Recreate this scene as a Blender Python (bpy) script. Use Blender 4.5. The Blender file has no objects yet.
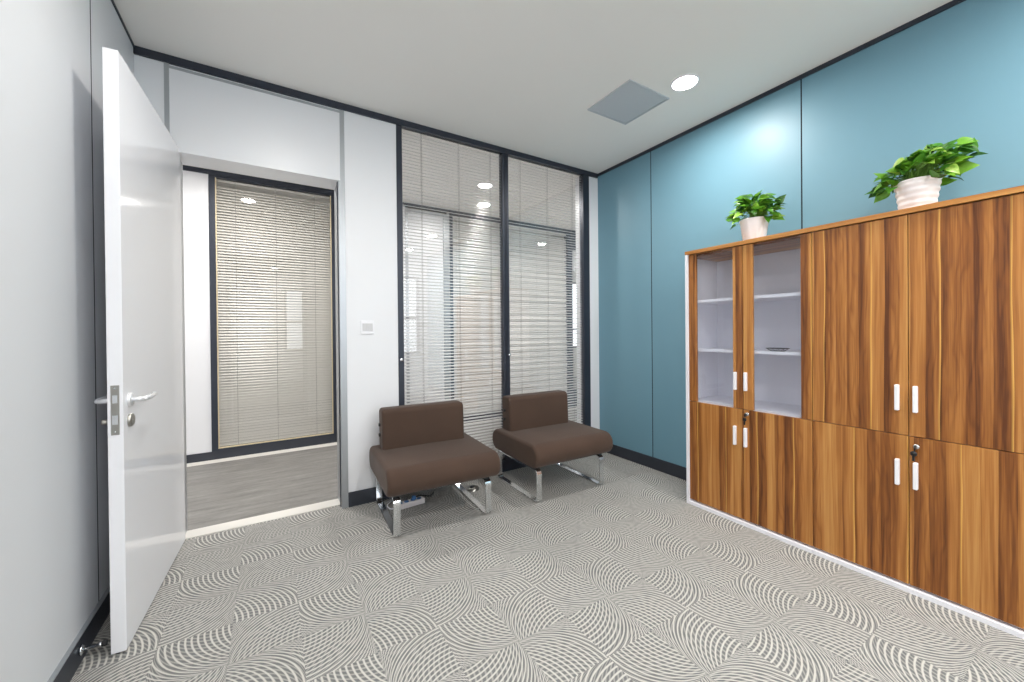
import bpy, bmesh, math, random
from mathutils import Vector, Matrix, noise
PI = math.pi
sc = bpy.context.scene
COL = sc.collection

# ------------------------------------------------------------------ room dimensions (metres)
D = 2.8908          # room face of the glazed partition
XL, XR = -0.615, 2.8137
H = 2.7689
DC0, DC1 = 3.09, 4.69   # corridor side of the partition / opposite corridor wall
CX = 2.4508         # front plane of the cabinets
YB = -2.1           # rear wall

def s2l(r, g=None, b=None):
    if g is None: r, g, b = r
    f = lambda c: (c/255/12.92) if c/255 <= .04045 else ((c/255+.055)/1.055)**2.4
    return (f(r), f(g), f(b), 1.0)

# ------------------------------------------------------------------ node helpers
class NT:
    def __init__(s, name):
        s.m = bpy.data.materials.new(name); s.m.use_nodes = True
        s.t = s.m.node_tree; s.t.nodes.clear()
        s.out = s.t.nodes.new('ShaderNodeOutputMaterial')
    def n(s, typ, **kw):
        x = s.t.nodes.new(typ)
        for k, v in kw.items(): setattr(x, k, v)
        return x
    def l(s, a, b): s.t.links.new(a, b)
    def put(s, sock, v):
        if hasattr(v, 'links') or isinstance(v, bpy.types.NodeSocket): s.l(v, sock)
        else: sock.default_value = v
    def math(s, op, a, b=0.0, c=0.0, clamp=False):
        x = s.n('ShaderNodeMath', operation=op, use_clamp=clamp)
        s.put(x.inputs[0], a); s.put(x.inputs[1], b); s.put(x.inputs[2], c)
        return x.outputs[0]
    def mix(s, f, a, b):
        x = s.n('ShaderNodeMix', data_type='RGBA')
        s.put(x.inputs[0], f); s.put(x.inputs[6], a); s.put(x.inputs[7], b)
        return x.outputs[2]
    def obj(s):
        return s.n('ShaderNodeTexCoord').outputs['Object']
    def sep(s, v):
        x = s.n('ShaderNodeSeparateXYZ'); s.l(v, x.inputs[0]); return x.outputs
    def comb(s, x, y, z):
        c = s.n('ShaderNodeCombineXYZ'); s.put(c.inputs[0], x); s.put(c.inputs[1], y); s.put(c.inputs[2], z); return c.outputs[0]
    def noise(s, vec, scale=5., detail=2., rough=.5, dist=0.):
        x = s.n('ShaderNodeTexNoise'); s.l(vec, x.inputs['Vector'])
        x.inputs['Scale'].default_value = scale; x.inputs['Detail'].default_value = detail
        x.inputs['Roughness'].default_value = rough; x.inputs['Distortion'].default_value = dist
        return x.outputs[0]
    def ramp(s, f, stops):
        x = s.n('ShaderNodeValToRGB'); s.put(x.inputs[0], f)
        e = x.color_ramp.elements
        while len(e) < len(stops): e.new(.5)
        for k, (p, c) in enumerate(stops): e[k].position = p; e[k].color = c if len(c) == 4 else (*c, 1)
        return x.outputs[0]
    def pbr(s, color, rough=.5, metal=0., spec=.5, bump=None, bstr=.2, bdist=.002, **kw):
        b = s.n('ShaderNodeBsdfPrincipled')
        s.put(b.inputs['Base Color'], color); s.put(b.inputs['Roughness'], rough); s.put(b.inputs['Metallic'], metal)
        b.inputs['Specular IOR Level'].default_value = spec
        for k, v in kw.items(): s.put(b.inputs[k.replace('_', ' ')], v)
        if bump is not None:
            u = s.n('ShaderNodeBump'); s.l(bump, u.inputs['Height'])
            u.inputs['Strength'].default_value = bstr; u.inputs['Distance'].default_value = bdist
            s.l(u.outputs[0], b.inputs['Normal'])
        s.l(b.outputs[0], s.out.inputs[0]); return b

def mat_plain(name, rgb, rough=.5, metal=0., spec=.5, var=.0, bscale=0, bstr=.1, **kw):
    t = NT(name); c = s2l(rgb)
    co = t.obj()
    n = t.noise(co, 3., 3.)
    lo = tuple(x*(1-var) for x in c[:3])+(1,); hi = tuple(min(1, x*(1+var)) for x in c[:3])+(1,)
    col = t.mix(n, lo, hi)
    bump = t.noise(co, bscale, 3.) if bscale else None
    t.pbr(col, rough, metal, spec, bump, bstr, **kw)
    return t.m

def mat_wood(name, along_y=False):
    t = NT(name)
    o = t.sep(t.obj()); rnd = t.n('ShaderNodeObjectInfo').outputs['Random']
    off = t.math('MULTIPLY', rnd, 37.0)
    y = t.math('ADD', t.math('ADD', o[2] if along_y else o[1], t.math('MULTIPLY', o[0], 1. if along_y else .5)), off); z = o[1] if along_y else o[2]
    w = t.noise(t.comb(t.math('MULTIPLY', y, 5.), t.math('MULTIPLY', z, 1.3), off), 1., 2.)
    yw = t.math('ADD', y, t.math('MULTIPLY', t.math('SUBTRACT', w, .5), .018))
    band = t.noise(t.comb(t.math('MULTIPLY', yw, 22.), t.math('MULTIPLY', z, .5), off), 1., 4., .62)
    wv = t.noise(t.comb(t.math('MULTIPLY', y, 14.), t.math('MULTIPLY', z, 1.1), off), 1., 2.)
    pk = t.math('MULTIPLY', t.math('ADD', yw, t.math('MULTIPLY', wv, .018)), 21.)
    plank = t.n('ShaderNodeTexWhiteNoise', noise_dimensions='1D'); t.l(t.math('FLOOR', pk), plank.inputs['W'])
    pv = plank.outputs['Value']; fr = t.math('FRACT', pk)
    # each strip darkens towards one side, like quarter-sawn boards
    tone = t.math('ADD', t.math('MULTIPLY', band, .70), t.math('MULTIPLY', pv, .22))
    tone = t.math('SUBTRACT', tone, t.math('MULTIPLY', t.math('MULTIPLY', fr, fr), .10))
    fine = t.noise(t.comb(t.math('MULTIPLY', yw, 240.), t.math('MULTIPLY', z, 4.), off), 1., 3., .65)
    med = t.noise(t.comb(t.math('MULTIPLY', yw, 75.), t.math('MULTIPLY', z, 1.6), off), 1., 3., .6)
    tone = t.math('ADD', tone, t.math('MULTIPLY', t.math('SUBTRACT', fine, .5), .20))
    tone = t.math('ADD', tone, t.math('MULTIPLY', t.math('SUBTRACT', med, .5), .46))
    ph = t.math('ADD', t.math('MULTIPLY', yw, 120.), t.math('MULTIPLY', t.noise(t.comb(t.math('MULTIPLY', y, 16.), t.math('MULTIPLY', z, 3.), off), 1., 2.), 12.))
    vein = t.math('POWER', t.math('ABSOLUTE', t.math('SINE', ph)), 6.)
    tone = t.math('SUBTRACT', tone, t.math('MULTIPLY', t.math('MULTIPLY', vein, t.math('LESS_THAN', pv, .4)), .06))
    col = t.ramp(tone, [(.18, s2l(92, 50, 22)), (.34, s2l(138, 84, 38)), (.48, s2l(172, 114, 57)), (.62, s2l(192, 138, 76)), (.80, s2l(212, 163, 98))])
    sel = t.math('LESS_THAN', t.math('FLOORED_MODULO', t.math('FLOOR', pk), 4.), .5)
    st = t.math('MULTIPLY', t.math('MULTIPLY', t.math('SUBTRACT', 1., t.math('MULTIPLY', fr, 6., clamp=True)), sel), t.math('MULTIPLY', med, 1.7, clamp=True))
    col = t.mix(st, col, s2l(226, 176, 90))
    t.pbr(col, .32, 0., .4, fine, .06, .0006)
    return t.m

def mat_carpet():
    t = NT('carpet'); S = .2375
    o = t.sep(t.obj())
    gx = t.math('DIVIDE', t.math('SUBTRACT', o[0], .331), S); gy = t.math('DIVIDE', t.math('SUBTRACT', o[1], 1.752), S)
    ix = t.math('FLOOR', gx); iy = t.math('FLOOR', gy)
    fx = t.math('SUBTRACT', gx, ix); fy = t.math('SUBTRACT', gy, iy)
    ox = t.math('FLOORED_MODULO', ix, 2.); oy = t.math('FLOORED_MODULO', iy, 2.)
    cx = t.math('SUBTRACT', 1., oy); cy = ox
    dx = t.math('ABSOLUTE', t.math('SUBTRACT', fx, cx)); dy = t.math('ABSOLUTE', t.math('SUBTRACT', fy, cy))
    par = t.math('FLOORED_MODULO', t.math('ADD', ox, oy), 2.)
    a_ = t.math('ADD', dx, t.math('MULTIPLY', par, t.math('SUBTRACT', dy, dx)))
    b_ = t.math('ADD', dy, t.math('MULTIPLY', par, t.math('SUBTRACT', dx, dy)))
    wob = t.math('MULTIPLY', t.noise(t.obj(), 60., 1.), .12)
    def lines(u, N, w, sft):
        tri = t.math('ABSOLUTE', t.math('SUBTRACT', t.math('MULTIPLY', t.math('FRACT', t.math('ADD', t.math('MULTIPLY', u, N), wob)), 2.), 1.))
        return t.math('SUBTRACT', 1., t.math('MULTIPLY', t.math('SUBTRACT', tri, w-sft/2), 1/sft, clamp=True), clamp=True)
    def circ(q): return t.math('SQRT', t.math('MAXIMUM', 0.0004, t.math('SUBTRACT', 1.02, t.math('MULTIPLY', q, q))))
    A = lines(t.math('SUBTRACT', circ(a_), b_), 12., .33, .34)
    B = lines(t.math('SUBTRACT', a_, circ(b_)), 12., .36, .34)
    yarn = t.noise(t.obj(), 420., 3., .7)
    cloud = t.noise(t.obj(), 2.2, 3.)
    base = t.mix(yarn, s2l(92, 94, 95), s2l(128, 128, 127))
    line = t.mix(yarn, s2l(176, 174, 168), s2l(210, 207, 200))
    mid = t.mix(yarn, s2l(140, 139, 136), s2l(176, 174, 169))
    col = t.mix(t.math('MULTIPLY', B, .9), base, mid)
    col = t.mix(A, col, line)
    col = t.mix(t.math('MULTIPLY', t.math('SUBTRACT', cloud, .4, clamp=True), .5), col, t.mix(.5, col, s2l(150, 148, 144)))
    hgt = t.math('ADD', t.math('MAXIMUM', A, t.math('MULTIPLY', B, .5)), t.math('MULTIPLY', yarn, .5))
    t.pbr(col, .95, 0., .1, hgt, .45, .003)
    return t.m

def mat_corridor():
    t = NT('corridor_floor_stone'); o = t.sep(t.obj())
    v = t.comb(t.math('MULTIPLY', o[0], 3.), t.math('MULTIPLY', o[1], 22.), 0.)
    n = t.noise(v, 1., 5., .65); f = t.noise(t.comb(t.math('MULTIPLY', o[0], 30.), t.math('MULTIPLY', o[1], 160.), 0.), 1., 2.)
    m = t.math('ADD', t.math('MULTIPLY', n, .7), t.math('MULTIPLY', f, .3))
    t.pbr(t.ramp(m, [(.3, s2l(98, 97, 95)), (.5, s2l(124, 122, 119)), (.7, s2l(146, 144, 140))]), .5, 0., .4)
    return t.m

def mat_glass(name, tint=(.985, .985, .985), refl=1.0):
    t = NT(name)
    g = t.n('ShaderNodeNewGeometry'); dp = t.n('ShaderNodeVectorMath', operation='DOT_PRODUCT')
    t.l(g.outputs['Normal'], dp.inputs[0]); t.l(g.outputs['Incoming'], dp.inputs[1])
    c5 = t.math('POWER', t.math('SUBTRACT', 1., t.math('ABSOLUTE', dp.outputs['Value']), clamp=True), 5.)
    f = t.math('MULTIPLY', t.math('ADD', .04, t.math('MULTIPLY', c5, .9)), refl, clamp=True)
    tr = t.n('ShaderNodeBsdfTransparent'); tr.inputs[0].default_value = (*tint, 1)
    gl = t.n('ShaderNodeBsdfGlossy'); gl.inputs['Roughness'].default_value = 0.0; gl.inputs[0].default_value = (1, 1, 1, 1)
    mx = t.n('ShaderNodeMixShader'); t.l(f, mx.inputs[0]); t.l(tr.outputs[0], mx.inputs[1]); t.l(gl.outputs[0], mx.inputs[2])
    t.l(mx.outputs[0], t.out.inputs[0]); return t.m

def mat_emit(name, rgb, strength):
    t = NT(name); e = t.n('ShaderNodeEmission'); e.inputs[0].default_value = (*rgb, 1); e.inputs[1].default_value = strength
    t.l(e.outputs[0], t.out.inputs[0]); return t.m

def mat_leaf(name, hi, lo):
    t = NT(name); g = t.n('ShaderNodeNewGeometry').outputs['Random Per Island']
    n = t.noise(t.obj(), 60., 2.)
    f = t.math('ADD', t.math('MULTIPLY', g, .75), t.math('MULTIPLY', n, .3))
    col = t.ramp(f, [(.1, s2l(lo)), (.45, s2l(78, 138, 40)), (.8, s2l(hi)), (.98, s2l(188, 208, 110))])
    b = t.pbr(col, .38, 0., .5)
    b.inputs['Subsurface Weight'].default_value = 0.0
    tl = t.n('ShaderNodeBsdfTranslucent'); t.l(col, tl.inputs[0])
    mx = t.n('ShaderNodeMixShader'); mx.inputs[0].default_value = .25
    t.l(b.outputs[0], mx.inputs[1]); t.l(tl.outputs[0], mx.inputs[2]); t.l(mx.outputs[0], t.out.inputs[0])
    return t.m

def mat_fabric():
    t = NT('brown_fabric'); co = t.obj()
    w1 = t.noise(co, 900., 2.); c = t.noise(co, 4., 3.)
    col = t.mix(t.math('ADD', t.math('MULTIPLY', w1, .5), t.math('MULTIPLY', c, .5)), s2l(62, 49, 42), s2l(88, 70, 60))
    t.pbr(col, .9, 0., .15, w1, .25, .0008, Sheen_Weight=.12, Sheen_Roughness=.45)
    return t.m

def mat_wallpanel(name, rgb, rough=.35, spec=.4):
    t = NT(name); co = t.obj(); n = t.noise(co, 1.5, 3.); f = t.noise(co, 300., 2.)
    c = s2l(rgb)
    t.pbr(t.mix(n, tuple(x*.98 for x in c[:3])+(1,), c), rough, 0., spec, f, .03, .0005)
    return t.m

M = dict(
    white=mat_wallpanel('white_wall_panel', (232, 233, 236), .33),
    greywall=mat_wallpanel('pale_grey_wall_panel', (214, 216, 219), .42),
    ceil=mat_plain('ceiling_paint', (238, 236, 232), .9, 0, .2, .01),
    teal=mat_wallpanel('teal_wall_panel', (110, 151, 168), .44, .5),
    dark=mat_plain('dark_aluminium', (52, 57, 68), .38, .3, .5, .04),
    darkbase=mat_plain('dark_baseboard', (50, 54, 63), .42, .1, .5, .04),
    alu=mat_plain('satin_aluminium', (176, 180, 184), .35, .7, .5, .03),
    chrome=mat_plain('chrome', (226, 228, 230), .16, 1., .5, .01),
    steel=mat_plain('brushed_steel', (168, 166, 160), .28, 1., .5, .04),
    wood=mat_wood('walnut_veneer'), woodtop=mat_wood('walnut_veneer_lengthwise', True),
    fabric=mat_fabric(),
    black=mat_plain('black_plastic', (24, 24, 26), .4, 0, .5, .05),
    laminate=mat_wallpanel('white_laminate', (236, 236, 242), .4),
    doorwhite=mat_wallpanel('white_door_paint', (236, 236, 240), .12, .5),
    handle=mat_plain('white_handle', (240, 240, 244), .3, .0, .5, .01),
    carpet=mat_carpet(), corr=mat_corridor(),
    thresh=mat_plain('pale_stone_strip', (214, 211, 205), .45, 0, .4, .04),
    glass=mat_glass('clear_glass'), cabglass=mat_glass('cabinet_glass', (.95, .96, .98), .8),
    satin=mat_plain('satin_white_metal', (232, 233, 236), .3, .55, .5, .01),
    slat=mat_plain('white_slat', (222, 221, 217), .4, .1, .4, .01),
    slatin=mat_plain('silver_slat', (188, 188, 188), .4, .1, .4, .01),
    slat2=mat_plain('cream_slat', (214, 211, 204), .4, .1, .4, .02),
    cordm=mat_plain('blind_cord', (120, 120, 118), .8, 0, .2, .02),
    cream=mat_plain('cream_bead', (222, 206, 172), .5, 0, .3, .02),
    gap=mat_plain('dark_gap', (30, 34, 40), .8, 0, .2, .02),
    vent=mat_plain('grey_ceiling_hatch', (190, 195, 200), .5, .0, .5, .03),
    lens=mat_emit('lamp_lens', (1, .97, .92), 30.),
    pot=mat_plain('white_glazed_pot', (236, 230, 230), .3, 0, .5, .02),
    soil=mat_plain('potting_soil', (60, 44, 32), .95, 0, .1, .2, 60, .5),
    leafA=mat_leaf('fresh_green_leaves', (128, 182, 52), (34, 78, 22)),
    stem=mat_plain('green_stem', (110, 150, 60), .5, 0, .4, .1),
    blue=mat_plain('blue_plastic', (66, 110, 160), .4, 0, .5, .05),
    red=mat_plain('copper_tag', (190, 110, 70), .4, .2, .5, .02),
    rockerm=mat_plain('light_grey_rocker', (206, 206, 208), .35, 0, .5, .02),
    rubber=mat_plain('dark_rubber', (40, 40, 42), .7, 0, .3, .03),
    office=mat_plain('office_wall_paint', (205, 205, 200), .9, 0, .2, .01),
)

# ------------------------------------------------------------------ mesh helpers
class MB:
    def __init__(s): s.v = []; s.f = []; s.m = []; s.sm = []
    def add(s, vs, fs, mi=0, smooth=False):
        o = len(s.v); s.v += [tuple(v) for v in vs]
        for f in fs: s.f.append(tuple(o+i for i in f)); s.m.append(mi); s.sm.append(smooth)
        return s
    def box(s, x0, x1, y0, y1, z0, z1, mi=0, bev=0.):
        if x0 > x1: x0, x1 = x1, x0
        if y0 > y1: y0, y1 = y1, y0
        if z0 > z1: z0, z1 = z1, z0
        if bev <= 0:
            return s.add([(x, y, z) for x in (x0, x1) for y in (y0, y1) for z in (z0, z1)],
                         [(0, 1, 3, 2), (4, 6, 7, 5), (0, 4, 5, 1), (2, 3, 7, 6), (0, 2, 6, 4), (1, 5, 7, 3)], mi)
        b = min(bev, (x1-x0)/2.01, (y1-y0)/2.01, (z1-z0)/2.01)
        bm = bmesh.new(); bmesh.ops.create_cube(bm, size=1)
        for v in bm.verts: v.co = Vector(((x0+x1)/2+v.co.x*(x1-x0), (y0+y1)/2+v.co.y*(y1-y0), (z0+z1)/2+v.co.z*(z1-z0)))
        bmesh.ops.bevel(bm, geom=bm.edges[:], offset=b, segments=2, profile=.5, affect='EDGES')
        bm.verts.index_update()
        s.add([v.co[:] for v in bm.verts], [[v.index for v in f.verts] for f in bm.faces], mi, False); bm.free(); return s
    def tube(s, pts, r, n=10, mi=0, caps=True, closed=False, flat=None):
        """swept round section; flat=(w,h,up) sweeps a bevelled flat bar instead"""
        P = [Vector(p) for p in pts]; N = len(P); rings = []
        up = Vector(flat[2]) if flat else None
        prev = None
        for i, p in enumerate(P):
            if closed: t = (P[(i+1) % N]-P[i-1]).normalized()
            else: t = (P[min(i+1, N-1)]-P[max(i-1, 0)]).normalized()
            if up is not None: a = up.normalized()
            else:
                a = prev if prev is not None else (Vector((0, 0, 1)) if abs(t.z) < .9 else Vector((1, 0, 0)))
                a = (a - t*a.dot(t)).normalized(); prev = a
            b = t.cross(a).normalized()
            if flat:
                w, h = flat[0]/2, flat[1]/2; c = min(w, h)*.35
                sec = [(w, h-c), (w-c, h), (-w+c, h), (-w, h-c), (-w, -h+c), (-w+c, -h), (w-c, -h), (w, -h+c)]
                ring = [p+a*x+b*y for x, y in sec]
            else:
                rr = r[i] if isinstance(r, (list, tuple)) else r
                ring = [p+(a*math.cos(2*PI*k/n)+b*math.sin(2*PI*k/n))*rr for k in range(n)]
            rings.append(ring)
        k = len(rings[0]); vs = [v for R in rings for v in R]; fs = []
        for i in range(N if closed else N-1):
            j = (i+1) % N
            for q in range(k): fs.append((i*k+q, i*k+(q+1) % k, j*k+(q+1) % k, j*k+q))
        if caps and not closed: fs += [tuple(range(k))[::-1], tuple((N-1)*k+q for q in range(k))]
        return s.add(vs, fs, mi, not flat)
    def lathe(s, prof, c=(0, 0, 0), n=32, mi=0, axis='z'):
        vs = []; fs = []
        for r, z in prof:
            for k in range(n):
                a = 2*PI*k/n; x, y = r*math.cos(a), r*math.sin(a)
                v = (x, y, z) if axis == 'z' else ((z, x, y) if axis == 'x' else (y, z, x))
                vs.append((c[0]+v[0], c[1]+v[1], c[2]+v[2]))
        for i in range(len(prof)-1):
            for k in range(n): fs.append((i*n+k, i*n+(k+1) % n, (i+1)*n+(k+1) % n, (i+1)*n+k))
        return s.add(vs, fs, mi, True)
    def disc(s, c, r, n=32, mi=0, up=1):
        vs = [(c[0]+r*math.cos(2*PI*k/n), c[1]+r*math.sin(2*PI*k/n), c[2]) for k in range(n)]
        return s.add(vs, [tuple(range(n)) if up > 0 else tuple(range(n))[::-1]], mi)
    def build(s, name, mats, parent=None, auto=None, loc=None):
        me = bpy.data.meshes.new(name); me.from_pydata(s.v, [], s.f)
        for m in (mats if isinstance(mats, (list, tuple)) else [mats]): me.materials.append(M[m])
        me.polygons.foreach_set('material_index', s.m); me.polygons.foreach_set('use_smooth', s.sm)
        bm = bmesh.new(); bm.from_mesh(me); bmesh.ops.recalc_face_normals(bm, faces=bm.faces); bm.to_mesh(me); bm.free()
        me.update()
        if auto:
            try: me.set_sharp_from_angle(angle=math.radians(auto))
            except Exception: pass
        o = bpy.data.objects.new(name, me); COL.objects.link(o)
        if parent: o.parent = parent
        if loc: o.location = loc
        return o

def thing(name, label, cat, loc=(0, 0, 0), rz=0., group=None):
    o = bpy.data.objects.new(name, None); COL.objects.link(o); o.empty_display_size = .05
    o.location = loc; o.rotation_euler = (0, 0, rz); o['label'] = label; o['category'] = cat
    if group: o['group'] = group
    return o
def struct(name, mb, mats, parent=None, label=None, auto=None):
    o = mb.build(name, mats, parent, auto)
    if parent is None: o['kind'] = 'structure'
    if label: o['label'] = label
    return o
def structure_empty(name, label, loc=(0, 0, 0), rz=0.):
    o = bpy.data.objects.new(name, None); COL.objects.link(o); o.location = loc; o.rotation_euler = (0, 0, rz)
    o['kind'] = 'structure'; o['label'] = label; return o

# ================================================================== CAMERA
f_px, yaw, pitch, roll, syp = 391.302, math.radians(31.7009), math.radians(-.2889), math.radians(-.5274), -7.5589
fw = Vector((math.sin(yaw)*math.cos(pitch), math.cos(yaw)*math.cos(pitch), math.sin(pitch)))
r0 = Vector((math.cos(yaw), -math.sin(yaw), 0)); u0 = r0.cross(fw)
rr = r0*math.cos(roll)+u0*math.sin(roll); uu = u0*math.cos(roll)-r0*math.sin(roll)
cam = bpy.data.cameras.new('camera'); co = bpy.data.objects.new('camera', cam); COL.objects.link(co)
mw = Matrix.Identity(4)
for i in range(3): mw[i][0] = rr[i]; mw[i][1] = uu[i]; mw[i][2] = -fw[i]
mw[0][3], mw[1][3], mw[2][3] = 0, 0, 1.2
co.matrix_world = mw
cam.sensor_width = 36; cam.sensor_fit = 'HORIZONTAL'; cam.lens = 36*f_px/1024; cam.shift_y = syp/1024
cam.clip_start = .02; cam.clip_end = 200
sc.camera = co

# ================================================================== SHELL
struct('floor', MB().box(XL-.1, XR+.1, YB-.1, 2.955, -.1, 0), 'carpet', label='grey carpet tiles woven with pale concentric fan arcs')
b = MB()
b.box(XL-.1, XR+.1, YB-.1, DC0, H, H+.1)
struct('ceiling', b, 'ceil', label='plain off white room ceiling')
# left wall: panels with a hairline joint
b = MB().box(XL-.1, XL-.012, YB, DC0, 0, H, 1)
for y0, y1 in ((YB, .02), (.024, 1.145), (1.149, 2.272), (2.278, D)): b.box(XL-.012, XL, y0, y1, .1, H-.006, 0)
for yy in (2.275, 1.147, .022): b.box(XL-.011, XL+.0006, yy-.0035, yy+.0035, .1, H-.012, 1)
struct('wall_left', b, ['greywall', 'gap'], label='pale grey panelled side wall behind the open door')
b = MB().box(XL, XL+.012, YB, D, 0, .095, 0).box(XL, XL+.014, YB, D, .095, .1, 1)
struct('baseboard_left', b, ['darkbase', 'alu'])
# right wall: teal panels
b = MB().box(XR+.012, XR+.1, YB, DC0, 0, H, 1)
for y0, y1 in ((YB, -1.14), (-1.134, -.012), (-.006, 1.117), (1.123, 2.244), (2.25, D)): b.box(XR, XR+.012, y0, y1, 0, H, 0)
for yy in (2.247, 1.120, -.009, -1.137): b.box(XR-.0006, XR+.011, yy-.0035, yy+.0035, .1, H-.024, 1)
struct('wall_right', b, ['teal', 'gap'], label='glossy teal panelled wall behind the cabinets')
struct('baseboard_right', MB().box(XR-.012, XR, YB, D, 0, .1, 0, .002), 'darkbase')
struct('trim_1', MB().box(XR-.012, XR+.001, YB, D, H-.024, H), 'dark')
struct('trim_2', MB().box(XL, XR-.012, D-.014, D+.04, H-.042, H), 'dark')
struct('trim_3', MB().box(XL, XL+.006, YB, D-.014, H-.012, H), 'dark')
# partition wall facing the camera: left strip, header, pillar, right strip
b = MB()
b.box(XL-.1, -.492, D, DC0, 0, H)
b.box(-.470, .417, D, DC0, 2.24, H-.065)
b.box(-.470, .417, D+.004, DC0, H-.065, H)
b.box(.446, .80, D, DC0, 0, H)
b.box(2.692, XR+.1, D, DC0, 0, H)
struct('wall_back', b, 'white', label='white panelled partition with the doorway and the light switch')
b = MB().box(-.492, -.470, D-.004, DC0-.01, 0, H-.042).box(.417, .446, D-.002, DC0-.01, 2.24, H-.042)
b.box(-.470, .417, D-.003, D+.004, H-.066, H-.052)
b.box(.405, .446, D-.006, D+.035, 0, 2.24).box(.405, .446, D+.035, DC0, 0, 2.24)
b.box(-.470, -.445, D-.002, DC0, 0, 2.24)
struct('trim_4', b, 'alu', label='satin aluminium door lining and joint strips')
struct('trim_5', MB().box(.400, .4055, D+.03, D+.05, 0, 2.24), 'dark')
b = MB()
b.box(.447, .80, D-.012, D, 0, .1, 0, .002).box(2.692, XR-.012, D-.012, D, 0, .1, 0, .002).box(XL+.012, -.492, D-.012, D, 0, .1, 0, .002)
struct('baseboard_back', b, 'darkbase')
struct('trim_6', MB().box(-.470, .405, 2.955, 3.068, -.08, .004), 'thresh', label='pale stone threshold strip across the doorway')

# rear wall with a daylight window (behind the camera)
b = MB()
wx0, wx1, wz0, wz1 = .31, 2.65, .75, 2.35
b.box(XL-.1, wx0, YB-.12, YB, 0, H).box(wx1, XR+.1, YB-.12, YB, 0, H).box(wx0, wx1, YB-.12, YB, 0, wz0).box(wx0, wx1, YB-.12, YB, wz1, H)
struct('wall_rear', b, 'white')
w = structure_empty('window_4', 'daylight window in the rear wall', (1.48, YB-.06, .75))
b = MB()
def frame_boxes(b, x0, x1, y0, y1, z0, z1, t, mull=(), trans=()):
    b.box(x0, x0+t, y0, y1, z0, z1); b.box(x1-t, x1, y0, y1, z0, z1)
    b.box(x0+t, x1-t, y0, y1, z0, z0+t); b.box(x0+t, x1-t, y0, y1, z1-t, z1)
    for m_ in mull: b.box(m_-t/2, m_+t/2, y0, y1, z0+t, z1-t)
    for z_ in trans: b.box(x0+t, x1-t, y0+.002, y1-.002, z_-t/2, z_+t/2)
frame_boxes(b, -1.17, 1.17, -.03, .03, 0, 1.6, .05, (-.4, .4), (.75,))
b.build('frame', 'dark', w)
MB().box(-1.13, 1.13, -.004, .004, .04, 1.56).build('glass', 'glass', w)

# ================================================================== WINDOW_1: glazed partition, two panes
w1 = structure_empty('window_1', 'full height dark framed glazing beside the doorway', (.80, D, 0))
b = MB()
X0, XM0, XM1, X1 = 0.0, 1.700-.80, 1.760-.80, 2.692-.80
zt = H-.042
b.box(X0, X0+.042, -.004, .052, .1, zt); b.box(X1-.078, X1, -.004, .052, .1, zt)
b.box(XM0, XM1, -.004, .052, .1, zt)
b.box(X0, X1, -.006, .062, 0, .1)
b.box(XM0+.022, XM0+.030, -.010, -.004, .1, zt).box(XM1-.024, XM1-.02, -.008, -.004, .1, zt)
b.build('frame', 'dark', w1)
for xa, xb in ((X0+.042, XM0), (XM1, X1-.078)):
    MB().box(xa, xb, .010, .015, .1, zt).build('glass', 'glass', w1)
    MB().box(xa, xb, .046, .050, .1, zt).build('glass', 'glass', w1)

def blind(label, x0, x1, y, z0, z1, tilt, mat, cords, pitch=.0245, width=.019, group=None, knob=None, bead=None):
    r = thing('venetian_blind', label, 'blind', ((x0+x1)/2, y, z0), 0, group)
    cx = (x0+x1)/2; hw = (x1-x0)/2-.003; b = MB(); n = int((z1-z0-.04)/pitch)
    ct, st_ = math.cos(tilt)*width/2, math.sin(tilt)*width/2
    rnd = random.Random(int(x0*1000)+7)
    for i in range(n):
        z = .018+i*pitch; j = rnd.uniform(-.0006, .0006)
        nx, nz = -math.sin(tilt)*.0004, math.cos(tilt)*.0004
        crown = .0016
        vs = []
        for x in (-hw, hw):
            for (a, c_) in ((-1, 0), (0, crown), (1, 0)):
                yy = a*ct; zz = z+j+a*st_+c_*math.cos(tilt); yy -= c_*math.sin(tilt)
                vs += [(x, yy+nx, zz+nz), (x, yy-nx, zz-nz)]
        b.add(vs, [(0, 2, 8, 6), (2, 4, 10, 8), (1, 7, 9, 3), (3, 9, 11, 5), (0, 6, 7, 1), (4, 5, 11, 10), (0, 1, 3, 2), (2, 3, 5, 4), (6, 8, 9, 7), (8, 10, 11, 9)])
    b.build('slats', mat, r)
    MB().box(-hw, hw, -.011, .011, z1-z0-.022, z1-z0, 0, .002).build('headrail', mat, r)
    MB().box(-hw, hw, -.010, .010, 0, .012, 0, .002).build('bottom_rail', mat, r)
    for c_ in cords:
        c = MB()
        for yy in (-width/2-.0015, width/2+.0015): c.tube([(c_-cx, yy, .004), (c_-cx, yy, z1-z0-.01)], .0011, 5)
        c.build('ladder_cord', 'cordm', r)
    return r
blind('white venetian blind between the panes left of the dark mullion', .842, 1.700, D+.030, .102, zt+.022, math.radians(34), 'slatin', (1.0, 1.31, 1.60), width=.0165)
blind('white venetian blind in the pane beside the teal wall corner', 1.760, 2.614, D+.030, .102, zt+.022, math.radians(34), 'slatin', (1.90, 2.2, 2.5), width=.0165)
for xk in (.819-.80, 1.748-.80):
    k = MB().lathe([(.0, -.028), (.008, -.028), (.012, -.024), (.013, -.016), (.007, -.010), (.006, -.003)], (0, 0, 0), 16, 0, 'y').build('knob', 'chrome', w1)
    k.location = (xk, 0, 1.0); k['label'] = 'small chrome knob that turns the blind'

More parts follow.
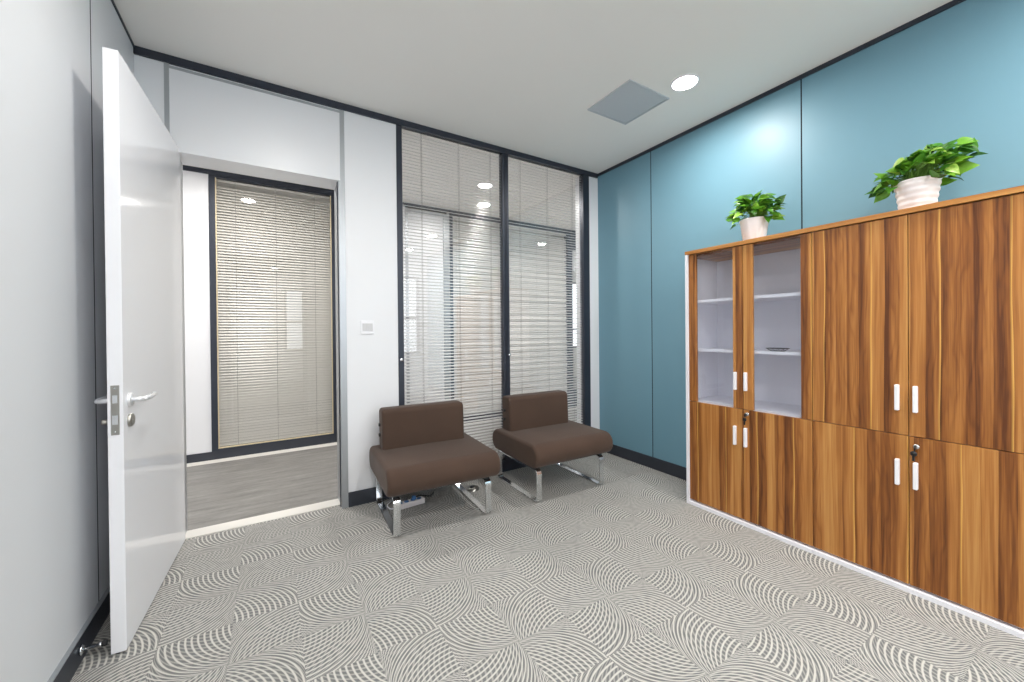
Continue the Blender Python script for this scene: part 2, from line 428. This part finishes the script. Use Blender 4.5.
# ================================================================== CORRIDOR
struct('floor_corridor', MB().box(-3.2, 7.4, 3.068, 4.56, -.1, 0), 'corr')
struct('trim_7', MB().box(-3.2, 7.4, 4.56, 4.69, -.1, .001), 'thresh', label='pale stone border strip along the corridor')
struct('ceiling_corridor', MB().box(-3.2, 7.4, DC0, 8.1, H, H+.1), 'ceil')
struct('trim_8', MB().box(-3.2, 4.02, DC1-.014, DC1+.04, H-.045, H), 'dark')
b = MB()
b.box(-3.2, -.486, DC1, DC1+.12, 0, H).box(.625, 1.40, DC1, DC1+.12, 0, H).box(1.40, 1.885, DC1+.012, DC1+.12, 0, H-.06)
struct('wall_corridor', b, 'white', label='white panelled wall across the corridor')
struct('trim_9', MB().box(1.885, 1.93, DC1-.006, DC1+.1, 0, H-.07).box(1.395, 1.43, DC1-.004, DC1+.012, 0, H-.07).box(1.43, 1.885, DC1-.004, DC1+.012, H-.10, H-.07).box(1.93, 1.97, DC1, DC1+.1, 0, H-.045), 'alu')
struct('baseboard_corridor', MB().box(-3.2, 4.02, DC1-.013, DC1, 0, .078, 0, .002), 'darkbase')
struct('wall_corridor_end', MB().box(-3.3, -3.2, DC0, 8.1, 0, H).box(7.4, 7.5, DC0, 8.1, 0, H), 'white')
struct('wall_corridor_near', MB().box(-3.2, XL-.1, D, DC0, 0, H).box(XR+.1, 7.4, D, DC0, 0, H), 'white')
# glazing opposite the doorway
w2 = structure_empty('window_2', 'dark framed corridor glazing seen through the doorway', (-.486, DC1, 0))
b = MB(); L = 1.111
b.box(0, .05, -.012, .1, .078, H-.045).box(L-.045, L, -.012, .1, .078, H-.045).box(.05, L-.045, -.012, .1, .078, .098).box(.05, L-.045, -.008, .1, H-.065, H-.045)
b.build('frame', 'dark', w2)
MB().box(.05, .058, -.004, .02, .098, H-.065).box(L-.053, L-.045, -.004, .02, .098, H-.065).box(.058, L-.053, -.004, .02, .098, .106).build('bead', 'cream', w2)
MB().box(.05, L-.045, .004, .010, .098, H-.065).build('glass', 'glass', w2)
blind('closed cream venetian blind in the corridor glazing opposite the doorway', -.434, .578, DC1+.045, .106, H-.068, math.radians(52), 'slat2', (-.28, .06, .42), .0275, .0275)
# long glazing further along
w3 = structure_empty('window_3', 'corridor glazing across from the chairs', (1.97, DC1, 0))
b = MB(); L = 2.04
b.box(0, .038, -.012, .1, .078, H-.045).box(1.96, 2.04, -.004, .1, .078, H-.045).box(.038, 1.96, -.012, .1, .078, .10).box(.038, 1.96, -.008, .1, H-.065, H-.045)
b.build('frame', 'dark', w3)
MB().box(.038, 1.96, .004, .010, .10, H-.065).build('glass', 'glass', w3)
blind('closed pale venetian blind in the corridor glazing behind the two chairs', 2.012, 3.925, DC1+.045, .104, H-.068, math.radians(52), 'slat', (2.08, 2.7, 3.35, 3.85), .0275, .0280)
w5 = structure_empty('window_5', 'clear corridor glazing past the last blind', (4.01, DC1, 0))
b = MB(); b.box(0, 3.39, -.004, .1, 0, .28).box(0, 3.39, -.004, .1, H-.3, H).box(1.6, 1.65, -.004, .1, .28, H-.3)
b.build('frame', 'dark', w5)
MB().box(0, 3.39, .004, .010, .28, H-.3).build('glass', 'glass', w5)
# the office beyond
struct('floor_office', MB().box(-3.2, 7.4, DC1+.12, 8.1, -.1, 0), 'corr')
struct('wall_office_divider', MB().box(3.94, 3.99, DC1+.12, 8.0, 0, H), 'office')
b = MB().box(-3.2, 4.6, 8.0, 8.1, 0, H).box(4.6, 7.4, 8.0, 8.1, 0, .75).box(4.6, 7.4, 8.0, 8.1, 2.5, H)
struct('wall_office_far', b, 'office')
w6 = structure_empty('window_6', 'outside window of the office beyond the corridor', (4.6, 8.0, .75))
b = MB(); frame_boxes(b, 0, 2.8, .02, .08, 0, 1.75, .05, (.93, 1.87), (.5,)); b.build('frame', 'dark', w6)
MB().box(.04, 2.76, .046, .052, .04, 1.71).build('glass', 'glass', w6)

# ================================================================== OPEN DOOR
hx, hy = -.432, 2.935
ang = math.atan2(2.0255-2.935, -.4745-(-.432))       # direction hinge -> free edge along the right face
d1 = structure_empty('door_1', 'open white flush door standing against the side wall', (hx, hy, 0), ang)
LW, TH, DZ = .911, .044, 2.268                        # local x along the leaf, local y = right side(+?)
# local -y side is the room-facing right face's back; leaf thickness goes towards world -x
dirv = Vector((math.cos(ang), math.sin(ang))); nrm = Vector((-dirv.y, dirv.x))   # local +y in world
sgn = -1 if nrm.x > 0 else 1                           # thickness direction in local y giving world -x
y0, y1 = (0, TH) if sgn > 0 else (-TH, 0)
MB().box(0, LW, y0, y1, .008, DZ, 0, .0015).build('leaf', 'doorwhite', d1)
yr, yl = (0, sgn*TH)                                   # right face / left face
o_r = -sgn; o_l = sgn                                  # outward directions in local y
lp = MB().box(LW-.0005, LW+.002, sgn*.010, sgn*.034, .826, 1.012, 0, .0008).build('lock_plate', 'steel', d1)
b = MB().box(LW+.002, LW+.0035, sgn*.015, sgn*.029, .945, .975).box(LW+.002, LW+.0035, sgn*.014, sgn*.030, .865, .90)
b.lathe([(0, .0012), (.003, .001), (.003, 0)], (LW+.002, sgn*.022, 1.0), 10, 0, 'x').lathe([(0, .0012), (.003, .001), (.003, 0)], (LW+.002, sgn*.022, .838), 10, 0, 'x')
q = b.build('latch_bolt', 'chrome', lp)
def lever(side, yf, out):
    hx_, hz = LW-.062, .948
    b = MB()
    b.lathe([(0, out*.010), (.024, out*.010), (.026, out*.007), (.026, 0)], (hx_, yf, hz), 24, 0, 'y')
    b.tube([(hx_, yf, hz), (hx_, yf+out*.045, hz)], .010, 12)
    pts = [(hx_, yf+out*.036, hz), (hx_-.006, yf+out*.046, hz), (hx_-.03, yf+out*.050, hz), (hx_-.08, yf+out*.050, hz+.001), (hx_-.115, yf+out*.047, hz+.002), (hx_-.13, yf+out*.040, hz+.002)]
    b.tube(pts, [.010, .0105, .0095, .009, .009, .008], 12)
    return b.build('door_handle', 'satin', d1)
lever('r', yr, o_r); lever('l', yl, o_l)
b = MB().lathe([(0, o_r*.009), (.010, o_r*.009), (.022, o_r*.011), (.025, o_r*.008), (.025, 0)], (LW-.062, yr, .868), 24, 0, 'y').box(LW-.066, LW-.058, yr, yr+o_r*.0125, .853, .868)
b.build('lock_cylinder', 'steel', d1)
b = MB().lathe([(0, o_l*.007), (.025, o_l*.007), (.025, 0)], (LW-.062, yl, .868), 24, 0, 'y').lathe([(0, o_l*.034), (.010, o_l*.034), (.011, o_l*.03), (.011, o_l*.016), (.005, o_l*.014), (.005, 0)], (LW-.062, yl, .868), 14, 0, 'y')
b.build('thumb_turn', 'steel', d1)
for z in (.25, 1.15, 2.0):
    MB().tube([(-.004, sgn*(TH+.003), z), (-.004, sgn*(TH+.003), z+.10)], .0065, 10).build('hinge', 'steel', d1)
# door stop reaching from the skirting to the door
ds = thing('door_stop', 'small chrome door stop rod between dark skirting and open door', 'door stop', (XL+.014, 2.045, .05))
MB().lathe([(0, 0), (.018, 0), (.018, .004), (.012, .008), (.007, .010)], (0, 0, 0), 20, 0, 'x').build('mounting_base', 'chrome', ds)
MB().lathe([(.006, .008), (.006, .045), (.009, .047), (.009, .056), (0, .057)], (0, 0, 0), 16, 0, 'x').build('rod', 'chrome', ds)
MB().lathe([(.010, .056), (.011, .062), (.009, .069), (0, .070)], (0, 0, 0), 16, 0, 'x').build('rubber_tip', 'rubber', ds)

# ================================================================== LIGHT SWITCH
ls = thing('light_switch', 'square white wall switch on the white pillar beside the doorway', 'switch', (.584, D, 1.24))
MB().box(-.045, .045, -.009, 0, -.048, .046, 0, .003).build('plate', 'handle', ls)
for i in range(2):
    MB().box(-.034+i*.0345, -.0005+i*.0345, -.0125, -.008, -.028, .026, 0, .0012).build('rocker', 'rockerm', ls)

# ================================================================== CEILING FIXTURES
cp = thing('ceiling_hatch', 'square grey access hatch flush in ceiling beside the downlight', 'hatch', (2.12, 1.883, H))
MB().box(-.193, .193, -.193, -.183, -.008, 0).box(-.193, .193, .183, .193, -.008, 0).box(-.193, -.183, -.183, .183, -.008, 0).box(.183, .193, -.183, .183, -.008, 0).build('rim', 'vent', cp)
o = MB().box(-.180, .180, -.180, .180, -.006, -.001, 0, .002).build('hatch_panel', 'vent', cp); o['label'] = 'grey metal hatch panel'
MB().box(-.183, .183, -.183, .183, -.0008, -.0002).build('shadow_gap', 'gap', cp)

LAMPS = []
def downlight(x, y, label, group, watts, r=.072):
    t = thing('ceiling_light', label, 'downlight', (x, y, H), 0, group)
    MB().lathe([(r, -.001), (r+.002, -.006), (r+.010, -.006), (r+.014, 0)], (0, 0, 0), 40).build('trim_ring', 'handle', t)
    MB().disc((0, 0, -.003), r, 40, 0, -1).build('lens', 'lens', t)
    l = bpy.data.lights.new('lamp', 'AREA'); l.shape = 'DISK'; l.size = 2*r*.95; l.energy = watts; l.color = (1., .965, .92); l.spread = math.radians(172)
    lo = bpy.data.objects.new('lamp', l); COL.objects.link(lo); lo.location = (x, y, H-.010); LAMPS.append(lo)
WR, WC = 12., 17.
downlight(2.253, 1.535, 'lit round downlight in ceiling beside the grey hatch', 'room downlights', WR)
for x, y in ((2.253, -.27), (.1, 1.6), (.1, -.27), (1.15, -.3), (2.253, -1.5), (1.15, -1.5), (.1, -1.5)):
    downlight(x, y, 'lit round downlight in room ceiling out of the picture', 'room downlights', WR*(.62 if x < .5 else 1.))
downlight(1.975, 3.72, 'lit round corridor downlight seen through the blind near the mullion', 'corridor downlights', WC)
for x, y in ((-.2, 3.86), (4.15, 3.72), (-2.3, 3.8), (6.2, 3.72)):
    downlight(x, y, 'lit round downlight in corridor ceiling beyond the partition', 'corridor downlights', WC)
for x, y in ((1.0, 6.2), (3.0, 6.2), (5.5, 6.2)):
    downlight(x, y, 'lit round downlight in the office beyond the corridor', 'office downlights', 9.)

# ================================================================== CABINETS
YS = (1.675, .935, .195); ZS = .706; ZTOP = 1.716
FX = CX+.008           # face of the doors
def door_common(parent, name, ya, yb, za, zb, hy, hz0, hz1, glazed=None, lock=None, fixed=None):
    """ya<yb world; built in world coords relative to cabinet origin"""
    ox, oy = parent.location.x, parent.location.y
    b = MB()
    if glazed:
        g0, g1 = glazed
        b.box(FX-ox, FX-ox+.02, ya-oy, g0-oy, za, zb, 0, .001).box(FX-ox, FX-ox+.02, g1-oy, yb-oy, za, zb, 0, .001)
    else:
        b.box(FX-ox, FX-ox+.018, ya-oy, yb-oy, za, zb, 0, .001)
    d = b.build(name, 'wood', parent)
    if glazed:
        MB().box(FX-ox+.007, FX-ox+.011, g0-oy-.003, g1-oy+.003, za+.003, zb-.002).build('glass_pane', 'cabglass', d)
    h = MB().box(FX-ox-.020, FX-ox+.0005, hy-oy-.0075, hy-oy+.0075, hz0, hz1, 0, .003)
    hh = h.build('handle', 'handle', d); hh['label'] = 'white bar handle'
    if lock:
        ly, lz = lock
        l = MB().lathe([(0, -.010), (.0085, -.010), (.011, -.007), (.0115, 0)], (FX-ox, ly-oy, lz), 20, 0, 'x').build('lock', 'chrome', d)
        k = MB().box(FX-ox-.022, FX-ox-.010, ly-oy-.001, ly-oy+.001, lz-.003, lz+.003)
        k.lathe([(0, -.002), (.011, -.002), (.012, 0), (.011, .002), (0, .002)], (FX-ox-.026, ly-oy, lz-.002), 16, 0, 'y')
        # second key hanging from the ring
        k.tube([(FX-ox-.027+.006*math.cos(a), ly-oy+.002, lz-.013+.009*math.sin(a)) for a in [2*PI*i/14 for i in range(14)]], .0009, 6, 0, True, True)
        k.lathe([(0, -.003), (.011, -.003), (.012, 0), (.011, .003), (0, .003)], (FX-ox-.024, ly-oy+.005, lz-.030), 16, 0, 'x')
        k.box(FX-ox-.028, FX-ox-.023, ly-oy+.001, ly-oy+.009, lz-.062, lz-.038)
        kk = k.build('key', 'black', d); kk['label'] = 'dark keys hanging from the lock'
    return d
def cabinet(y0, y1, label, glazed, first=False):
    # y0 far, y1 near  (y0>y1)
    yc = (y0+y1)/2
    t = thing('storage_cabinet', label, 'cabinet', (CX, yc, 0), 0, None)
    a, c = y1-yc, y0-yc; dep = XR-.004-CX
    b = MB()
    if first: b.box(-.004, dep, c-.018, c, 0, ZTOP)
    else: b.box(.029, dep, c-.016, c, 0, ZTOP)
    b.box(.029, dep, a, a+.016, 0, ZTOP)
    cc = c-(.018 if first else .016)
    b.box(dep-.01, dep, a+.016, cc, .022, ZTOP)
    b.box(.029, dep-.01, a+.016, cc, .022, .04)
    b.box(.029, dep-.01, a+.016, cc, ZS-.004, ZS+.014)
    b.build('carcass', 'laminate', t)
    b = MB().box(-.004, .029, a+.0008, c-.018 if first else c-.0008, 0, .022, 0, .0008); b.build('plinth', 'laminate', t)
    b = MB().box(.029, dep-.01, a+.016, cc, ZTOP-.018, ZTOP-.001).build('inner_top', 'woodtop', t)
    b['label'] = 'wooden underside of the top'
    if glazed:
        for z in (1.052, 1.384):
            MB().box(.034, dep-.01, a+.016, cc, z, z+.018, 0, .001).build('shelf', 'laminate', t)
    return t
mid1, mid2 = 1.2945, .565
c1 = cabinet(YS[0], YS[1], 'walnut cabinet with two glazed upper doors beside the teal wall', True, True)
g = .0015
door_common(c1, 'glass_door', mid1+g, 1.656, ZS+.004+g, ZTOP-.004, 1.338, .826, .936, glazed=(1.355, 1.603))
door_common(c1, 'glass_door', YS[1]+g, mid1-g, ZS+.004+g, ZTOP-.004, 1.276, .826, .938, glazed=(.987, 1.238))
door_common(c1, 'lower_door', mid1+g, 1.656, .034, ZS+.004-g, 1.342, .484, .602)
door_common(c1, 'lower_door', YS[1]+g, mid1-g, .034, ZS+.004-g, 1.278, .484, .600, lock=(1.270, .685))
c2 = cabinet(YS[1], YS[2], 'walnut cabinet with four solid doors under the larger plant', False)
door_common(c2, 'upper_door', mid2+g, YS[1]-g, ZS+.004+g, ZTOP-.004, .601, .822, .940)
door_common(c2, 'upper_door', YS[2]+g, mid2-g, ZS+.004+g, ZTOP-.004, .541, .820, .939)
door_common(c2, 'lower_door', mid2+g, YS[1]-g, .034, ZS+.004-g, .601, .480, .598)
door_common(c2, 'lower_door', YS[2]+g, mid2-g, .034, ZS+.004-g, .541, .476, .596, lock=(.539, .668))
ct = MB().box(CX-.004, XR-.002, YS[2], YS[0]+.001, ZTOP, 1.7396, 0, .001).build('cabinet_top_board', 'woodtop')
ct['label'] = 'long thin walnut top board lying across both cabinets'; ct['category'] = 'top board'
# small dark wire trinket on the shelf
tr = thing('wire_dish', 'small flat dark wire dish on middle shelf behind glass', 'dish', (2.515, 1.128, 1.0705))
b = MB()
b.tube([(.045*math.cos(a), .060*math.sin(a), .017) for a in [2*PI*i/24 for i in range(24)]], .0018, 6, 0, True, True)
b.tube([(.026*math.cos(a), .036*math.sin(a), .0018) for a in [2*PI*i/20 for i in range(20)]], .0016, 6, 0, True, True)
for i in range(10):
    a = 2*PI*i/10; a2 = a+.35
    b.tube([(.026*math.cos(a), .036*math.sin(a), .0018), (.045*math.cos(a2), .060*math.sin(a2), .017)], .0013, 5)
for i in range(3): b.tube([(-.02+i*.02, -.03, .0018), (-.02+i*.02, .03, .0018)], .0013, 5)
b.build('wire_frame', 'black', tr)

# ================================================================== CHAIRS
def rounded_loft(b, prof, x0, x1, r, seg=5, mi=0):
    """prof(o) -> closed list of (y,z) inset by o; extruded along x with rounded ends"""
    st = [(x0+r*(1-math.cos(PI/2*i/seg)), r*(1-math.sin(PI/2*i/seg))) for i in range(seg+1)]
    full = st+[(x0+(x1-x0)*t, 0.) for t in (.25, .5, .75)]+[(x0+x1-x, o) for x, o in reversed(st)]
    vs = []; k = None
    for x, o in full:
        p = prof(o, (x-x0)/(x1-x0)); k = len(p); vs += [(x, y, z) for y, z in p]
    fs = []
    for i in range(len(full)-1):
        for q in range(k): fs.append((i*k+q, i*k+(q+1) % k, (i+1)*k+(q+1) % k, (i+1)*k+q))
    fs += [tuple(range(k))[::-1], tuple((len(full)-1)*k+q for q in range(k))]
    b.add(vs, fs, mi, True)
def rrect(y0, y1, z0, z1, rad, o, n=6, crown=0., u=.5):
    y0 += o; y1 -= o; z0 += o; z1 -= o; rad = max(.002, rad-o)
    rad = min(rad, (y1-y0)/2-.0005, (z1-z0)/2-.0005)
    pts = []
    for cx_, cz_, a0 in ((y1-rad, z1-rad, 0), (y0+rad, z1-rad, PI/2), (y0+rad, z0+rad, PI), (y1-rad, z0+rad, 3*PI/2)):
        for i in range(n+1):
            a = a0+PI/2*i/n; pts.append((cx_+rad*math.cos(a), cz_+rad*math.sin(a)))
    ym = (y0+y1)/2; hw = (y1-y0)/2
    out = []
    for y, z in pts:
        if crown and z > (z0+z1)/2: z += crown*(1-min(1, abs(y-ym)/hw)**2)*(1-(2*u-1)**4)
        out.append((y, z))
    return out
def chair(loc, rz, label):
    t = thing('lounge_chair', label, 'chair', loc, rz, 'brown armless lounge chairs')
    # local: x right, y back, z up, origin on the floor under the seat's centre
    b = MB()
    def seatp(o, u):
        P = []
        for y, z in rrect(-.372, .290, .252, .416, .078, o, 8, .008, u): P.append((y, z))
        return P
    rounded_loft(b, seatp, -.358, .358, .024, 5); s = b.build('seat', 'fabric', t, 50)
    b = MB()
    def backp(o, u):
        P = []
        for y, z in rrect(.076, .212, .386, .682, .034, o, 5):
            P.append((y+(z-.41)*.05, z))
        return P
    rounded_loft(b, backp, -.300, .284, .022, 5); b.build('backrest', 'fabric', t, 50)
    def loop(x):
        y0, y1, z0, z1, r = -.300, .272, .006, .228, .028
        pts = []
        for cy_, cz_, a0 in ((y1-r, z1-r, 0), (y0+r, z1-r, PI/2), (y0+r, z0+r, PI), (y1-r, z0+r, 3*PI/2)):
            for i in range(6):
                a = a0+PI/2*i/5; pts.append((x, cy_+r*math.cos(a), cz_+r*math.sin(a)))
        return MB().tube(pts, 0, 8, 0, True, True, flat=(.042, .011, (1, 0, 0)))
    for x in (-.293, .293):
        l = loop(x).build('leg', 'chrome', t); l['label'] = 'chrome flat bar sled leg'
        for y in (-.268, .24):
            MB().box(x-.016, x+.016, y-.02, y+.02, .233, .268, 0, .003).build('spacer', 'black', l)
    # steel underframe and the bars that carry the backrest
    b = MB().box(-.293, .293, -.02, .02, .240, .262).box(-.02, .02, -.24, .24, .244, .262)
    b.build('underframe', 'black', t)
    for x in (-.20, .16):
        b = MB().tube([(x, .10, .25), (x, .222, .252), (x, .236, .27), (x, .236, .42), (x, .246, .62)], 0, 8, 0, True, False, flat=(.03, .006, (1, 0, 0)))
        sp = b.build('back_support', 'chrome', t)
        MB().lathe([(0, .012), (.012, .012), (.013, 0)], (x, .248, .58), 12, 0, 'y').build('bolt', 'black', sp)
    for z in (.50, .57):
        MB().lathe([(0, -.012), (.011, -.012), (.012, -.008), (.012, 0)], (-.298, .165, z), 12, 0, 'x').build('side_button', 'black', t)
    return t
chair((.925, 2.575, 0), math.radians(-3), 'brown armless lounge chair by the white pillar, power strip under it')
c2_ = chair((1.886, 2.522, 0), math.radians(-1.2), 'brown armless lounge chair before the right pane, near the teal wall')

# ================================================================== FLOOR ITEMS
ps = thing('power_strip', 'white power strip with blue sockets on carpet under a chair', 'power strip', (.815, 2.675, .001), math.radians(5))
MB().box(-.115, .095, -.026, .026, 0, .036, 0, .005).build('strip_body', 'pot', ps)
for i in range(4):
    k = MB().lathe([(0, .0035), (.015, .0035), (.017, 0)], (-.075+i*.045, 0, .036), 16).build('socket', 'blue', ps); k['label'] = 'blue socket face'
MB().box(.012, .035, -.013, .013, .039, .062, 0, .003).build('plug', 'blue', ps)
pts = [(.034, 0, .05), (.07, .01, .05), (.12, .02, .03), (.17, .05, .006), (.22, .10, .005)]
MB().tube(pts, .004, 8).build('lead', 'black', ps)
pts = [(-.115, 0, .014), (-.128, .008, .008), (-.136, .03, .005), (-.138, .07, .005), (-.13, .10, .005), (-.10, .13, .005), (-.06, .16, .005)]
MB().tube(pts, .004, 8).build('cable', 'handle', ps)
fs_ = thing('floor_box', 'round steel floor socket box on carpet between the two chairs', 'floor socket', (1.30, 2.70, 0))
MB().lathe([(0, .014), (.040, .014), (.048, .010), (.052, 0)], (0, 0, 0), 32).build('cover', 'steel', fs_)
MB().lathe([(0, .019), (.016, .019), (.018, .014)], (0, .004, 0), 20).build('cap', 'black', fs_)

# ================================================================== PLANTS
def leaf_mesh(b, base, d, nrm, L, W, curl, mi=0):
    """heart-shaped leaf: base point, direction d, normal nrm"""
    d = d.normalized(); s = d.cross(nrm).normalized(); n = s.cross(d).normalized()
    prof = [(-.06, .22), (.04, .42), (.20, .50), (.40, .46), (.60, .34), (.78, .20), (.92, .08)]
    vs = []; fs = []
    def P(t, w, lift): return base + d*(t*L) + s*(w*W) + n*(lift - curl*L*t*t)
    vs.append(P(0, 0, -.002))
    for t, w in prof: vs.append(P(max(t, 0), 0, -.004*0 - .05*W*.0))
    # centre line then left and right edges (folded up slightly)
    nC = len(vs)
    for t, w in prof: vs.append(P(t, w, .16*W*w*2))
    for t, w in prof: vs.append(P(t, -w, .16*W*w*2))
    vs.append(P(1.03, 0, -.01*L)); tip = len(vs)-1
    k = len(prof)
    fs += [(0, 1, nC), (0, nC+k, 1)]
    for i in range(k-1):
        fs.append((1+i, 2+i, nC+i+1, nC+i)); fs.append((1+i, nC+k+i, nC+k+i+1, 2+i))
    fs += [(k, tip, nC+k-1), (k, nC+2*k-1, tip)]
    b.add(vs, fs, mi, True)
def plant(loc, label, seed, nl, spread, lean, hgt, extra, ribs, zr):
    t = thing('potted_plant', label, 'plant', loc, zr)
    R1, R0, Hh = .080, .060, .145
    prof = [(0, 0), (R0-.004, 0), (R0, .004)]
    for i in range(1, 25):
        u = i/25; prof.append((R0+(R1-R0)*u+(.0018*math.sin(u*PI*2*ribs) if ribs else 0), .004+(Hh-.004)*u))
    prof += [(R1+.002, Hh), (R1+.001, Hh+.003), (R1-.004, Hh+.002), (R1-.007, Hh-.02)]
    MB().lathe(prof, (0, 0, 0), 48).build('pot', 'pot', t)
    MB().disc((0, 0, Hh-.02), R1-.006, 32).build('soil', 'soil', t)
    rnd = random.Random(seed); fb = MB(); sb = MB()
    for i in range(nl):
        a = rnd.uniform(0, 2*PI); q = math.sqrt(rnd.random())
        rad = spread*q; dome = math.sqrt(max(0, 1-.85*q*q))
        z = Hh+.012+hgt*dome*rnd.uniform(.35, 1.0)
        if q > .8 and abs(math.sin(a)) > .5: z = Hh+rnd.uniform(-.02, .06)
        tipp = Vector((rad*math.cos(a)*.60, rad*math.sin(a)+lean*(z-Hh), z))
        root = Vector((rnd.uniform(-.035, .035), rnd.uniform(-.035, .035), Hh-.02))
        out = Vector((math.cos(a), math.sin(a)+lean*.8, 0)).normalized()
        mid = root.lerp(tipp, .5)+Vector((0, 0, .03))
        sb.tube([root, root.lerp(mid, .6)+Vector((0, 0, .01)), mid, tipp], [.0020, .0018, .0016, .0012], 5)
        el = rnd.uniform(-.45, .65)
        d = (out*(.35+.65*q)+Vector((rnd.uniform(-.55, .55), rnd.uniform(-.55, .55), el))).normalized()
        nn = (Vector((-.55, -.15, .8))+Vector((rnd.uniform(-.6, .6), rnd.uniform(-.6, .6), 0))).normalized()
        L = rnd.uniform(.045, .072)
        leaf_mesh(fb, tipp, d, nn, L, L*rnd.uniform(.72, .9), rnd.uniform(.1, .45))
    for (px, py, pz, dx, dy, dz, L) in extra:
        tipp = Vector((px, py, pz)); root = Vector((0, 0, Hh-.02)); mid = root.lerp(tipp, .55)+Vector((0, 0, .012))
        sb.tube([root, mid, tipp], [.0026, .0022, .0016], 6)
        leaf_mesh(fb, tipp, Vector((dx, dy, dz)), Vector((-1, -.2, .15)), L, L*.85, .12)
    f = fb.build('foliage', 'leafA', t)
    sb.build('stems', 'stem', t)
    return t
# world -y is to the picture's right here
plant((2.60, 1.295, 1.7396), 'smaller bushy green plant in white pot above the glazed doors', 5, 125, .125, 0., .150, [(0, -.135, .215, 0, -.6, .6, .06), (0, .14, .19, 0, .7, .1, .045)], 0, 0)
plant((2.60, .565, 1.7396), 'larger leaning green plant in ribbed white pot above solid doors', 11, 140, .135, -.40, .145,
      [(0, -.155, .225, .1, -.25, .75, .065), (-.01, -.085, .225, .05, -.2, .9, .07), (0, -.10, .19, 0, -.9, .2, .07), (-.02, .10, .13, -.1, .7, -.6, .065), (-.02, .12, .15, -.1, .8, -.5, .06), (0, -.11, .165, 0, -1, -.05, .08)], 5, 0)

# ================================================================== WORLD + COLOUR
wd = bpy.data.worlds.new('world'); sc.world = wd; wd.use_nodes = True
nt = wd.node_tree; bg = nt.nodes['Background']
bg.inputs[0].default_value = (.90, .95, 1.0, 1); bg.inputs[1].default_value = 2.6
vs_ = sc.view_settings
sc.display_settings.display_device = 'sRGB'
vs_.view_transform = 'Standard'; vs_.look = 'None'; vs_.gamma = 1.0; vs_.use_curve_mapping = False
vs_.exposure = 0.55
sc.cycles.max_bounces = 14; sc.cycles.diffuse_bounces = 9; sc.cycles.glossy_bounces = 4; sc.cycles.transparent_max_bounces = 24
sc.cycles.use_denoising = True
sc.cycles.sample_clamp_indirect = 10.0
